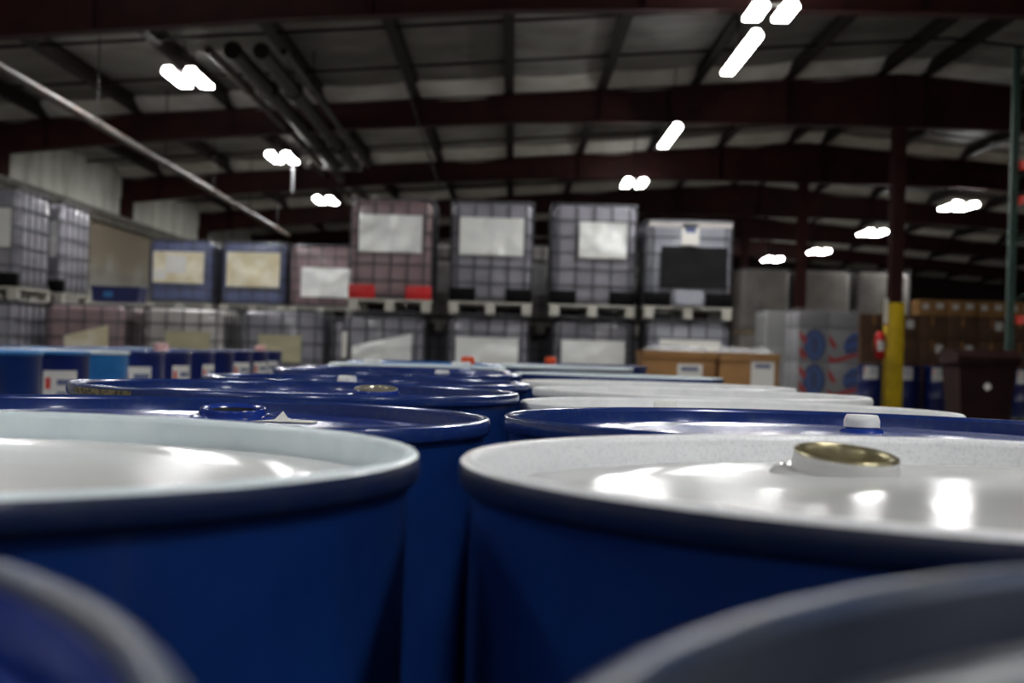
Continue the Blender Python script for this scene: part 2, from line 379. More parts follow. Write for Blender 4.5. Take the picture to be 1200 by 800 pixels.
# pipes and cables overhead
def pipe(pts, r, label, name='ceiling_pipe', m=pipe_mat, hang=True, group=None, coll=None):
    o = thing(name, (0, 0, 0), label, 'pipe', group)
    link('run', MB().tube(pts, r, 12).mesh('pipe', m, 40), o)
    a, b = Vector(pts[0]), Vector(pts[-1]); L = (b-a).length; n = max(2, int(L/3.8))
    for i in range(n):
        p = a + (b-a)*((i+.5)/n)
        link('coupling', MB().tube([p - (b-a)/L*.05, p + (b-a)/L*.05], r*1.3, 12).mesh('coupling', m, 40), o)
        if hang: link('hanger', MB().tube([(p.x, p.y, p.z+r*.5), (p.x, p.y, roof_z(p.x)+.15)], .01, 6).mesh('hanger', dark_steel), o)
    return o
p0 = at(0, 78, 14.6); p1 = at(338, 276, 35.5)
zz = (p0.z + p1.z)/2
d = (p1 - p0).normalized(); pa = p0 - d*6
pipe([pa, p1], .052, 'long rust-spotted grey sprinkler pipe slanting past the left wall')
for (xx, r, lab, m) in (
    (-3.66, .05, 'thin pale conduit along the left of the overhead duct bundle', pipe_mat),
    (-3.38, .11, 'thick dark duct between the two conduits of the overhead bundle', duct_mat),
    (-3.04, .10, 'dark duct on the inner side of the overhead bundle', duct_mat),
    (-2.78, .04, 'thin dark conduit on the inner edge of the overhead bundle', duct_mat)):
    pipe([(xx, 17.2, 4.36), (xx, 27.4, 4.30)], r, lab, 'overhead_duct' if m is duct_mat else 'ceiling_pipe', m, group='overhead duct bundle')
for (xa, ya, xb, yb, r, lab) in ((362, 190, 412, 232, .05, 'pale conduit dropping from the junction box to the stacked totes'), (385, 196, 432, 234, .08, 'short grey duct leaving the far side of the junction box')):
    pipe([at(xa, ya, 27.9), at(xb, yb, 37)], r, lab)
jb = at(400, 192, 27.7)
o = thing('junction_box', jb, 'grey overhead junction box where the duct bundle meets the third beam', 'box')
link('body', bevbox(.75, .35, .22, .02, galv), o, (0, 0, -.11)); link('bracket', boxmesh(-.02, .02, -.02, .02, .1, .42, dark_steel), o)
hb = at(344, 196, 26.3)
o = thing('hanging_conduit', hb, 'short white conduit hanging straight down below a lamp', 'conduit')
link('rod', MB().tube([(0, 0, .12), (0, 0, -.42)], .026, 10).mesh('rod', galv, 40), o)
link('hanger', MB().tube([(0, 0, .12), (0, 0, roof_z(hb.x)+.17-hb.z)], .01, 6).mesh('hanger', dark_steel), o)
link('end_cap', MB().tube([(0, 0, -.42), (0, 0, -.46)], .034, 10).mesh('cap', galv, 40), o)
o = tag(link('hanging_cable', MB().tube([at(445, 14, 19), at(478, 105, 20.5), at(498, 168, 22.5), at(516, 222, 24.5)], .012, 6).mesh('cable', cable_mat, 40)), 'thin dark cable drooping down towards the stacked totes', 'cable')

# ------------------------------------------------------------------ steel drums
R_, HB = .2865, .88
SEG = 112
def drum_body(m):
    def hoop(z): return [(R_, z-.02), (R_+.004, z-.012), (R_+.0055, z), (R_+.004, z+.012), (R_, z+.02)]
    prof = [(R_-.006, .0), (R_+.005, 0.0), (R_+.0055, .008), (R_+.003, .013), (R_, .016)] + hoop(.30) + hoop(.58) + [(R_, HB-.022), (R_+.001, HB-.014)]
    return cached(('body', m.name), lambda: MB().lathe(prof, SEG).disc(R_-.006, .01, SEG).mesh('body', m, 40))
def drum_chime(m_out, m_crest, m_in):
    def fn():
        out = [(R_, HB-.0155), (R_+.004, HB-.0145), (R_+.006, HB-.011), (R_+.006, HB-.005), (R_+.0052, HB-.002)]
        crest = [(R_+.0052, HB-.002), (R_+.0035, HB-.0004), (R_+.001, HB), (R_-.001, HB-.0012), (R_-.002, HB-.004)]
        inn = [(R_-.002, HB-.004), (R_-.0025, HB-.017), (R_-.004, HB-.0205), (R_-.007, HB-.0215)]
        b = MB().lathe(out, SEG); nf = len(b.f); b.lathe(crest, SEG); nc = len(b.f); b.lathe(inn, SEG)
        me = bpy.data.meshes.new('chime'); me.from_pydata(b.v, [], b.f); me.materials.append(m_out); me.materials.append(m_crest); me.materials.append(m_in)
        for i, p in enumerate(me.polygons): p.material_index = 0 if i < nf else 1 if i < nc else 2
        me.shade_smooth(); me.set_sharp_from_angle(angle=math.radians(70)); return me
    return cached(('chime', m_out.name, m_crest.name, m_in.name), fn)
def drum_lid(m):
    prof = [(R_-.007, HB-.0215), (.262, HB-.0222), (.252, HB-.0205), (.243, HB-.0185), (.228, HB-.018), (.216, HB-.0195), (.2, HB-.0205), (.15, HB-.0196), (.08, HB-.0186), (.0015, HB-.0182)]
    return cached(('lid', m.name), lambda: MB().lathe(prof, SEG).disc(.0015, HB-.0182, SEG).mesh('lid', m, 60))
LIDZ = HB - .0196
def bung(parent, kind, x, y, mflange, dz=0):
    z = LIDZ + dz
    def flange(h, r, m):
        return cached(('fl', h, r, m.name), lambda: MB().lathe([(r*1.42, -.003), (r*1.3, .0028), (r*1.02, .0045), (r*.99, h-.003), (r, h-.001), (r*.97, h), (r*.9, h-.0015), (r*.86, h-.004)], 40).mesh('flange', m, 60))
    if kind == 'open_gold':
        b = link('bung_flange', flange(.0145, .0315, mflange), parent, (x, y, z-.003)); b.rotation_euler = (math.radians(7), math.radians(3.5), 0)
        tag(link('gold_ring', cached('goldring', lambda: MB().lathe([(.0312, .0134), (.0308, .0152), (.0292, .0158), (.0278, .0146), (.0268, .012), (.0262, .006), (.0262, .002)], 40).disc(.0262, .002, 40).mesh('ring', gold, 60)), b), 'gold lacquered ring')
    elif kind == 'open_blue':
        b = link('bung_flange', flange(.0115, .031, mflange), parent, (x, y, z)); b.rotation_euler = (math.radians(5), 0, 0)
        tag(link('opening', cached('hole', lambda: MB().lathe([(.0272, .0085), (.026, .002)], 40).disc(.026, .002, 40).mesh('hole', black_hole, 60)), b), 'dark open hole')
    elif kind == 'plug':
        b = link('bung_flange', flange(.011, .031, mflange), parent, (x, y, z)); b.rotation_euler = (math.radians(6), 0, 0)
        link('plug', cached('plug', lambda: MB().lathe([(.029, .008), (.029, .0125), (.027, .0135), (.018, .0135), (.017, .0115), (.0015, .0115)], 32).disc(.0015, .0115, 32).mesh('plug', silver, 50)), b)
    else:
        m = {'white': white_plastic, 'orange': orange_plastic, 'pink': pink_plastic, 'bigwhite': white_plastic}[kind]
        r = {'white': .0172, 'orange': .026, 'pink': .04, 'bigwhite': .034}[kind]
        hgt = {'white': .0135, 'orange': .038, 'pink': .052, 'bigwhite': .022}[kind]
        fl = link('bung_flange', flange(.006, r*.94, mflange), parent, (x, y, z))
        def cap():
            b = MB(); n = 40; e = .004 if kind == 'white' else .014
            prof = [(1.0, .0055), (1.0, hgt-e*.5), (.97, hgt-e*.1), (.9, hgt+.0025), (.85, hgt+.0035), (.05, hgt+.0038)]
            return b.lathe([(r*a, zz) for a, zz in prof], n).disc(r*.05, hgt+.0038, n).mesh('cap', m, 45)
        link('cap', cached(('cap', kind), cap), fl)
def drum_label(parent, ang, w=.17, h=.2, ztop=.80):
    a = w/2/R_
    lb = link('paper_label', cached(('lab', w, h, ztop), lambda: MB().lathe([(R_+.0012, ztop-h), (R_+.0012, ztop)], 10, a0=-a, a1=a).mesh('label', paper, 80)), parent, (0, 0, 0), ang)
    for i, (z0, z1, f0, f1, m) in enumerate(((.62, .86, .62, .9, red_ink), (.70, .82, -.8, .3, ink), (.5, .56, -.8, .3, ink), (.36, .40, -.8, .8, ink), (.2, .24, -.8, .6, ink))):
        link('red_mark' if m is red_ink else 'print_line', cached(('pr', i, w, h, ztop), lambda: MB().lathe([(R_+.0018, ztop-h+h*z0), (R_+.0018, ztop-h+h*z1)], 6, a0=-a*f1, a1=-a*f0).mesh('print', m, 80)), lb)
def drum(x, y, label, dh=0, body=blue, rim_out=blue_rim, rim_in=blue_rim, lid=blue_lid, bungs=(), group=None, labels=(), rz=0, cat='drum', wall=None):
    o = thing('steel_drum', (x, y, 0), label, cat, group, rz)
    o.scale = (1, 1, (HB+dh)/HB)
    link('body', drum_body(body), o); link('chime', drum_chime(rim_out, rim_in, wall or rim_in), o)
    dz = .0037 if lid in (white_lid, lightened_lid) else .006
    link('lid', drum_lid(lid), o, (0, 0, dz))
    for k, bx, by in bungs: bung(o, k, bx, by, lid, dz)
    for a in labels: drum_label(o, a) if not isinstance(a, tuple) else drum_label(o, *a)
    return o
drum(-.32, .110, 'blue-lidded drum with a worn grey rim, in front of the plain white-lidded drum', .0115, rim_out=worn_rim, rim_in=worn_rim, lid=blue_lid, wall=blue_lid)
drum(.283, .108, 'drum with worn rim and dull grey-blue lid, before the gold-ringed white drum', .0105, rim_out=worn_rim, rim_in=worn_rim, lid=grey_lid, wall=grey_lid)
drum(.2685, .713, 'blue drum with white lid and an open gold-ringed bung', .0065, rim_out=navy_rim, rim_in=white_rim, lid=white_lid, bungs=[('open_gold', -.069, .16)])
drum(-.335, .697, 'blue drum with plain white lid inside a pale blue rim', .0075, rim_out=navy_rim, rim_in=pale_blue, lid=lightened_lid)
l2 = drum(-.309, 1.281, 'all-blue drum with an open dark bung and a torn white scrap on its lid', -.0015, bungs=[('open_blue', .046, .115)])
drum(.287, 1.300, 'all-blue drum with a small white cap, behind the gold-ringed white drum', .002, bungs=[('white', .053, .118)])
l3 = drum(-.281, 1.936, 'all-blue drum with a flat silver plug and a tan scuff on its rim', .0025, bungs=[('plug', .098, .06)])
link('tan_scuff', MB().lathe([(R_+.0064, HB-.011), (R_+.0064, HB-.004)], 14, a0=math.radians(212), a1=math.radians(238)).mesh('scuff', scuff_mat, 80), l3)
drum(.305, 1.966, 'white-lidded drum with a small white cap, behind the all-blue drum with the white cap', -.008, rim_out=white_plain, rim_in=white_plain, lid=lightened_lid, bungs=[('white', -.083, .135)])
drum(.33, 2.552, 'plain white-lidded drum, fourth of its column from the gold-ringed one', -.005, rim_out=white_plain, rim_in=white_plain, lid=lightened_lid)
drum(.314, 3.14, 'plain white-lidded drum, fifth of its column from the gold-ringed one', -.005, rim_out=white_plain, rim_in=white_plain, lid=lightened_lid)
drum(.297, 4.08, 'pale-rimmed white-lidded drum with a blue side, sixth from the gold-ringed one', -.002, rim_out=blue_rim, rim_in=pale_blue, lid=white_lid)
drum(.215, 6.1, 'pale-rimmed drum standing just in front of the navy drum with an orange cap', 0, rim_out=pale_blue, rim_in=pale_blue, lid=white_lid)
drum(.33, 6.72, 'navy drum with an orange cap, last of the right-hand column', .004, rim_out=deep_blue, rim_in=deep_blue, lid=deep_blue, bungs=[('orange', -.15, .04)])
drum(-.257, 2.64, 'all-blue drum with a small white cap, next behind the silver-plugged one', 0, bungs=[('white', -.04, .02)])
drum(-.268, 3.47, 'all-blue drum with a bare lid, two behind the silver-plugged one', .002, bungs=[('white', .1, .1)])
drum(-.29, 4.1, 'all-blue drum in front of the light blue drum with two white caps', .0)
drum(-.31, 4.88, 'light blue lidded drum with a pale rim and two white caps', .002, rim_out=pale_blue, rim_in=pale_blue, lid=light_blue, bungs=[('bigwhite', -.16, .08), ('bigwhite', .14, .1)])
drum(-.33, 5.52, 'light blue lidded drum with an orange cap', .002, rim_out=light_blue, rim_in=light_blue, lid=light_blue, bungs=[('orange', .165, .02)])
drum(-.37, 6.15, 'navy drum behind the light blue drum with the orange cap', 0, rim_out=deep_blue, lid=deep_blue)
sc = MB()                                       # a torn scrap: flat ragged sheet with one corner standing up
sc.v = [(-.03, -.012, 0), (-.008, -.015, .0005), (.028, -.01, .0002), (.031, .01, .0003), (.007, .012, .0006), (-.012, .013, .0004),
        (-.0075, -.004, .0018), (.006, -.004, .002), (.004, .006, .0016), (-.006, .005, .0016), (-.0005, 0, .0095)]
sc.f = [(0, 1, 6), (1, 7, 6), (1, 2, 7), (2, 3, 8, 7), (3, 4, 8), (4, 5, 9, 8), (5, 0, 6, 9), (6, 7, 10), (7, 8, 10), (8, 9, 10), (9, 6, 10)]
n = len(sc.v); sc.v += [(x, y, z-.0005) for x, y, z in sc.v]; sc.f += [tuple(n+i for i in f[::-1]) for f in list(sc.f)]
tag(link('paper_scrap', sc.mesh('scrap', paper), None, (-.2095, 1.36, LIDZ+.0055)), 'torn white scrap of paper lying on an all-blue drum lid', 'paper')
# second block of drums along the left
G = 'block of drums along the left'
SPECS = [(5.6, blue, light_blue, light_blue, (), ()), (6.24, deep_blue, light_blue, blue_lid, (), (-.62,)), (6.88, light_blue, pale_blue, light_blue, (), ()),
 (7.6, deep_blue, blue_rim, blue_lid, (), (-.75,)), (8.24, deep_blue, blue_rim, blue_lid, ('pink',), (-.35,)), (8.88, deep_blue, deep_blue, deep_blue, (), (-.2,)),
 (9.52, deep_blue, deep_blue, deep_blue, (), ()), (10.2, deep_blue, deep_blue, deep_blue, (), (-.5,)), (10.85, deep_blue, deep_blue, deep_blue, (), (-.4,)), (11.5, deep_blue, deep_blue, deep_blue, ('pink',), (-.6,))]
SL = ['blue drum with light blue lid heading the left-hand block', 'dark blue drum with large white label beside the light blue drum', 'light blue drum with pale rim in the left-hand block',
 'dark blue drum with white label right behind the light blue drum', 'dark blue drum with a pinkish cap just behind the light blue drum', 'dark blue drum with small white label in the left-hand block, sixth back',
 'dark blue drum in the left-hand block, seventh back', 'dark blue labelled drum in the left-hand block, eighth back', 'dark blue labelled drum in the left-hand block, ninth back', 'dark blue drum with pinkish cap, last of the left-hand block']
for (y, b, r, l, bu, la), s in zip(SPECS, SL):
    drum(-2.09, y, s, 0, b, r, r, l, [(q, .12, .02) for q in bu], G, la)
for i in range(9):
    drum(-2.69, 6.0 + .64*i, 'drum in the inner column of the left-hand block, %s back' % ORD[i], 0, [blue, deep_blue, blue][i % 3], [light_blue, blue_rim, blue_rim][i % 3], [light_blue, blue_rim, blue_rim][i % 3], [light_blue, blue_lid, blue_lid][i % 3], (), 'inner column of the left-hand drum block')
# drums in front of the carton wall
for i, (px, lab) in enumerate(((1021, 'dark blue labelled drum between the printed pallet and the yellow column'), (1061, 'dark blue labelled drum just right of the yellow column'), (1100.5, 'dark blue labelled drum next to the brown wheeled bin'), (1140, 'dark blue drum standing behind the brown wheeled bin'), (1200, 'dark blue labelled drum beyond the green rack upright'))):
    p = at(px, 430, 26.6)
    drum(p.x, 26.6, lab, 0, deep_blue, deep_blue, deep_blue, deep_blue, (), 'drums before the carton wall', [(-math.pi/2-.25, .26, .22, .84)] if i != 3 else ())

# ------------------------------------------------------------------ totes (plastic bottle in a tube cage on a pallet)
def tote(x, yf, z, label, H=1.35, W=1.0, D=1.2, bottle='grey', corner=black_plastic, plate_=None, pm=None, papers=(), group=None, smooth=False, yaw=0, skew=0):
    o = thing('caged_tote', (x, yf + D/2, z), label, 'tote', group, yaw)
    ph = .15; hx, hy = W/2, D/2
    # pallet
    pal = link('pallet', cached(('pal', W, D), lambda: MB().box(-hx, hx, -hy, hy, ph-.025, ph).mesh('pallet_deck', pallet_steel)), o)
    for fx in (-hx+.07, 0, hx-.07):
        for fy in (-hy+.06, hy-.06): link('foot', cached('foot%.2f' % (0 if fx else 1), lambda: MB().box(-.055, .055, -.06, .06, .015, ph-.025).mesh('foot', pallet_steel)), pal, (fx, fy, 0))
    for fx in (-hx+.07, 0, hx-.07): link('runner', cached(('run', D), lambda: boxmesh(-.05, .05, -hy, hy, 0, .015, pallet_steel)), pal, (fx, 0, 0))
    link('edge_rail', cached(('er', W), lambda: boxmesh(-hx, hx, -.02, .02, 0, .012, cage_mat)), pal, (0, -hy+.02, 0))
    # bottle
    bz0, bz1 = ph + .02, H - .03
    bw, bd = W - .09, D - .09
    link('bottle', cached(('btl', W, D, H, bottle), lambda: None) or bottle_mesh(W, D, H, bottle, bz0, bz1), o)
    link('filler_cap', cached('fcap', lambda: MB().lathe([(.1, 0), (.1, .028), (.09, .034), (.001, .034)], 24).mesh('fcap', black_plastic, 50)), o, (0, 0, bz1-.006))
    # cage
    rt = .009
    nr = 7 if H > 1.3 else 6
    rect = rounded_rect(-hx+.015, hx-.015, -hy+.015, hy-.015, .07, 3)
    for i in range(nr):
        zz = ph + .03 + (H - .02 - ph - .03)*i/(nr-1)
        link('hoop_bar', cached(('hoop', W, D, i in (0, nr-1)), lambda: MB().tube([(a, b, 0) for a, b in rect], rt*(1.25 if i in (0, nr-1) else 1), 6, True).mesh('hoop', cage_mat, 60)), o, (0, 0, zz))
    vb = cached(('vb', H), lambda: MB().tube([(0, 0, ph), (0, 0, H-.02)], rt, 6).mesh('upright', cage_mat, 60))
    nx = 3 if smooth else 5
    for i in range(nx): link('upright_bar', vb, o, (-hx+.1 + (W-.2)*i/(nx-1), -hy+.012, 0))
    for i in range(5):
        for s in (-1, 1): link('upright_bar', vb, o, (s*(hx-.012), -hy+.12 + (D-.24)*i/4, 0))
    # corner protectors
    if corner:
        for s in (-1, 1):
            link('corner_guard', cached(('cg', corner.name), lambda: bevbox(.31, .1, .16, .012, corner)), o, (s*(hx-.165), -hy+.04, ph))
    if plate_:
        x0, x1, z0, z1 = plate_
        def pf():
            b = MB(); nx_, nz_ = 9, 6; rnd = random.Random(int(abs(x*1000+z*77)))
            for lay in (0, 1):
                for j in range(nz_+1):
                    for i in range(nx_+1):
                        jit = rnd.uniform(-.014, .014) if 0 < i < nx_ and 0 < j < nz_ and not lay else 0
                        b.v.append((x0 + (x1-x0)*i/nx_, -.026 + lay*.012 + jit, z0 + (z1 - skew*(1-i/nx_) - z0)*j/nz_))
            k = (nx_+1)*(nz_+1)
            for lay in (0, 1):
                for j in range(nz_):
                    for i in range(nx_):
                        a = lay*k + j*(nx_+1)+i; b.f.append((a, a+1, a+nx_+2, a+nx_+1))
            return b.mesh('plate', pm or plate, 180)
        tag(link('label_plate', pf(), o, (0, -hy-.003, 0)))
    for (x0, x1, z0, z1, m, nm) in papers:
        link(nm, boxmesh(x0, x1, -.05, -.044, z0, z1, m), o, (0, -hy, 0))
    return o
def bottle_mesh(W, D, H, bottle, z0, z1):
    def fn():
        import bmesh
        bw, bd = W-.06, D-.06; me = MB().box(-bw/2, bw/2, -bd/2, bd/2, z0, z1).mesh('bottle', btl[bottle])
        bm = bmesh.new(); bm.from_mesh(me); bmesh.ops.bevel(bm, geom=list(bm.edges), offset=.08, segments=4, affect='EDGES', profile=.5); bm.to_mesh(me); bm.free()
        me.shade_smooth(); me.set_sharp_from_angle(angle=math.radians(60)); return me
    k = ('btlm', W, D, H, bottle)
    if k not in CACHE: CACHE[k] = fn()
    return CACHE[k]
YF = 17.4
def X(px, y, Y): return at(px, y, Y).x
FL = 'front lower row of totes'
tote(X(98, 390, YF), YF, 0, 'lower pinkish tote with a slanted cream plate, beside the left wall stack', bottle='pink', plate_=(-.22, .3, .76, 1.1), pm=cream_plate, group=FL, skew=.14)
tote(X(214, 390, YF), YF, 0, 'lower pale tote with a square cream card, below the first blue-grey tote', bottle='pale', plate_=(-.2, .33, .72, 1.05), pm=cream_card, group=FL)
tote(X(330, 390, YF), YF, 0, 'lower grey tote with a square cream card, below the pinkish tote', bottle='grey', plate_=(-.27, .24, .72, 1.04), pm=cream_card, group=FL)
tote(X(449, 390, YF), YF, 0, 'lower grey tote under the pinkish tote with red corners', plate_=(-.36, .34, .72, 1.1), group=FL, skew=.16, papers=((-.48, -.42, .8, 1.1, paper, 'paper_strip'),))
tote(X(572, 390, YF), YF, 0, 'lower grey tote under the one with a wide bright plate', plate_=(-.38, .36, .7, 1.08), group=FL)
tote(X(696, 390, YF), YF, 0, 'lower grey tote under the one whose plate sits right of centre', plate_=(-.38, .37, .7, 1.08), group=FL)
tote(X(808, 390, 17.0), 17.0, 0, 'lower pale tote under the one with the black plate', bottle='smooth', plate_=(-.34, .36, .95, 1.12), pm=paper, group=FL)
FU = 'front upper row of totes'
tote(X(458, 300, 17.3), 17.3, 1.352, 'pinkish brown tote with red corner guards and silver plate, on the upper row', bottle='pink', corner=red_plastic, plate_=(-.38, .36, .7, 1.14), group=FU)
tote(X(576, 300, 17.3), 17.3, 1.352, 'grey upper tote with black corner guards and a wide bright plate', plate_=(-.38, .37, .7, 1.14), group=FU)
tote(X(696, 300, 17.25), 17.25, 1.352, 'grey upper tote whose silver plate sits right of centre', W=1.03, plate_=(-.18, .38, .7, 1.12), group=FU)
_t = tote(X(808, 300, 16.95), 16.95, 1.352, 'smooth grey upper tote with a black plate and a small white paper', H=1.16, W=1.04, bottle='smooth', plate_=(-.33, .44, .36, .84), pm=black_plate, smooth=True, group=FU,
     papers=((-.1, .1, .86, 1.1, paper, 'white_paper'), (-.48, .48, 1.06, 1.12, btl['pale'], 'top_band'), (-.16, .16, .17, .34, btl['smooth'], 'valve_recess')))
link('dark_print', boxmesh(-.06, .06, -.0545, -.0515, 1.0, 1.06, ink), _t, (0, -.6, 0))
# left rear stack: three small totes standing on a rear lower row
RL = 'rear lower row of totes on the left'
for px, nm_ in ((211, 'paper-covered blue-grey tote'), (297, 'cream-plated blue-grey tote'), (377, 'small pinkish tote')):
    tote(X(px, 390, 22.0), 22.0, 0, 'grey lower tote of the rear row, carrying the %s' % nm_, group=RL)
RU = 'rear upper totes on the left'
tote(X(211, 315, 22.0), 22.0, 1.352, 'blue-grey upper tote with a paper-covered plate, next to the left wall', H=1.12, bottle='blue', corner=None, plate_=(-.4, .36, .45, .92), pm=cream_plate, group=RU,
     papers=((-.2, .1, .6, .86, paper, 'paper_sheet'), (-.38, -.2, .5, .64, paper, 'paper_sheet')))
tote(X(297, 315, 22.0), 22.0, 1.352, 'blue-grey upper tote with a cream plate, beside the small pinkish upper tote', H=1.12, bottle='blue', corner=None, plate_=(-.4, .4, .42, .94), pm=cream_plate, group=RU)
tote(X(377, 315, 22.0), 22.0, 1.352, 'small pinkish upper tote left of the red-cornered tote', H=1.1, bottle='pink', corner=None, plate_=(-.3, .46, .3, .74), pm=plate, group=RU)
# second row behind the middle
for px, lab in ((517, 'behind the gap left of the wide-plated tote'), (636, 'behind the gap right of the wide-plated tote'), (752, 'behind the gap left of the black-plated tote')):
    xx = X(px, 300, 19.0)
    tote(xx, 19.0, 0, 'lower grey tote of the second row, ' + lab, H=1.16, bottle='grey')
    tote(xx, 19.0, 1.162, 'upper pale grey tote of the second row, ' + lab, H=1.16, bottle='pale', plate_=(-.3, .3, .5, .9))
# stack by the left wall
for yf, nm in ((16.8, 'nearer'), (18.5, 'farther')):
    tote(-6.17, yf, 0, 'lower grey tote of the %s stack by the left wall' % nm, H=1.35)
    tote(-6.17, yf, 1.352, 'upper grey tote of the %s stack by the left wall' % nm, H=1.3, plate_=(-.3, .4, .6, 1.05))
p = at(146, 352, 17.75)
o = thing('storage_tub', (p.x-.09, 17.85, 1.385), 'small dark blue plastic tub lying on the lower pinkish tote', 'tub')
link('tub', MB().prism([(-.27, 0), (.27, 0), (.29, .17), (-.29, .17)], -.2, .2).mesh('tub', tote_blue), o)
link('rim', boxmesh(-.3, .3, -.215, .215, .165, .185, tote_blue), o); link('sticker', boxmesh(-.14, -.03, -.203, -.2, .05, .12, light_blue), o)

# ------------------------------------------------------------------ cartons and wrapped goods on the right
def wood_pallet(parent, w_, d_):
    pal = link('pallet', cached(('wp', w_, d_), lambda: boxmesh(-w_/2, w_/2, -d_/2, d_/2, .1, .12, wood)), parent)
    for s in (-1, 0, 1): link('runner', cached(('wr', d_), lambda: boxmesh(-.05, .05, -d_/2, d_/2, 0, .1, wood)), pal, (s*(w_/2-.06), 0, 0))
def bulk_box(x0, x1, yf, top, label, lx, lm):
    w_ = x1-x0; o = thing('bulk_carton', ((x0+x1)/2, yf+.4, 0), label, 'carton', 'bulk cartons before the totes')
    wood_pallet(o, w_, .8)
    link('carton', bevbox(w_, .8, top-.12, .01, kraft), o, (0, 0, .12))
    link('lid_cover', MB().prism(rounded_rect(-w_/2-.012, w_/2+.012, -.412, .412, .02), top-.06, top+.01, 'z').mesh('lid', kraft), o)
    link('plastic_wrap', wavy_top(w_*.9, .7, top+.012), o)
    link('paper_label', boxmesh(lx[0], lx[1], -.404, -.4005, lx[2], lx[3], paper), o)
    link('label_print', boxmesh(lx[0]+.04, lx[1]-.04, -.4065, -.4045, lx[3]-.07, lx[3]-.03, ink), o)
def wavy_top(w_, d_, z):
    b = MB(); rnd = random.Random(int(w_*1000)); nx = ny = 8
    for lay in (0, 1):
        for j in range(ny+1):
            for i in range(nx+1): b.v.append((-w_/2 + w_*i/nx, -d_/2 + d_*j/ny, z + (rnd.uniform(.01, .07) if not lay and 0 < i < nx and 0 < j < ny else (.004 if not lay else 0))))
    k = (nx+1)*(ny+1)
    for lay in (0, 1):
        for j in range(ny):
            for i in range(nx): a = lay*k+j*(nx+1)+i; b.f.append((a, a+1, a+nx+2, a+nx+1))
    return b.mesh('wavy', wrap_cloudy, 180)
a = at(753, 430, 15.2); b = at(839, 430, 15.2); c = at(843, 430, 15.2); d = at(913, 430, 15.2)
bulk_box(a.x, b.x, 15.2, .97, 'brown bulk carton with white label low on its front', (-.02, .24, .66, .85), paper)
bulk_box(c.x, d.x, 15.2, .965, 'brown bulk carton with a tall white label near its corner', (.02, .26, .6, .9), paper)
# printed pallet
def wrap_shell(parent, w_, d_, z0, z1, m, grow=.02):
    link('stretch_film', MB().prism(rounded_rect(-w_/2-grow, w_/2+grow, -d_/2-grow, d_/2+grow, .04), z0, z1+grow, 'z').mesh('film', m, 40), parent)
a = at(936, 400, 22.0); b = at(1006, 400, 22.0); W_ = b.x - a.x
o = thing('printed_pallet_load', ((a.x+b.x)/2, 22.6, 0), 'film-wrapped pallet of white cartons printed with blue ovals and red stripes', 'pallet load')
wood_pallet(o, W_, 1.2)
cw, ch = W_/2 - .005, .52
for z_lay, ch, printed in ((.122, .245, False), (.37, .518, True), (.89, .518, True), (1.41, .25, False)):
    for i in (0, 1):
        for k in (0, 1):
            ct = link('printed_carton', bevbox(cw, .58, ch-.008, .008, print_white), o, ((i-.5)*W_/2, (k-.5)*.6, z_lay))
            if k or not printed: continue
            y0 = -.2915
            def ell(rx, rz_, cz, m, dy, key, cx=0):
                return link(key, cached((key, rx, rz_, cz, cx, m.name, round(cw, 3)), lambda: MB().prism([(cx + rx*math.cos(t*.2618), cz + rz_*math.sin(t*.2618)) for t in range(24)], dy-.0008, dy).mesh('print', m)), ct)
            if i == 0:
                ell(.17, .245, .26, print_navy, y0, 'printed_oval', .02); ell(.13, .2, .26, print_blue, y0-.001, 'printed_oval', .02); ell(.05, .14, .26, print_navy, y0-.002, 'printed_core', .02)
                for s, q in (((-cw/2+.01, .36), (-cw/2+.1, .25)), ((-cw/2+.01, .12), (-cw/2+.1, .02))):
                    link('red_stripe', MB().prism([s, (s[0], s[1]+.13), (q[0]+.03, q[1]+.1), q], y0-.001, y0).mesh('st', print_red), ct)
            else:
                link('blue_patch', MB().prism([(cw/2-.005, .08), (cw/2-.005, .46), (cw/2-.1, .45), (cw/2-.2, .34), (cw/2-.22, .22), (cw/2-.14, .12)], y0-.001, y0).mesh('st', print_blue), ct)
                link('navy_patch', MB().prism([(cw/2-.005, .18), (cw/2-.005, .25), (cw/2-.18, .2), (cw/2-.2, .14)], y0-.002, y0-.0011).mesh('st', print_navy), ct)
                link('navy_patch', MB().prism([(cw/2-.005, .34), (cw/2-.005, .4), (cw/2-.17, .36), (cw/2-.2, .3)], y0-.002, y0-.0011).mesh('st', print_navy), ct)
                link('red_stripe', MB().prism([(-cw/2+.005, .0), (-cw/2+.11, -.0), (cw/2-.01, .1), (cw/2-.01, .17), (-cw/2+.1, .07), (-cw/2+.005, .12)], y0-.003, y0-.0021).mesh('st', print_red), ct)
                link('red_stripe', MB().prism([(-cw/2+.005, .3), (-cw/2+.09, .2), (-cw/2+.13, .26), (-cw/2+.06, .36), (-cw/2+.005, .44)], y0-.003, y0-.0021).mesh('st', print_red), ct)
wrap_shell(o, W_, 1.2, .1, 1.7, wrap_film)
a = at(896, 400, 23.5)
o = thing('wrapped_pallet_load', (a.x+.52, 24.05, 0), 'cloudy film-wrapped pallet load right behind the printed cartons', 'pallet load')
wood_pallet(o, 1.0, 1.0)
for j in range(3): link('goods_layer', bevbox(.96, .96, .5, .05, wrapped), o, (0, 0, .122 + .51*j))
wrap_shell(o, .98, .98, .1, 1.68, wrap_cloudy)
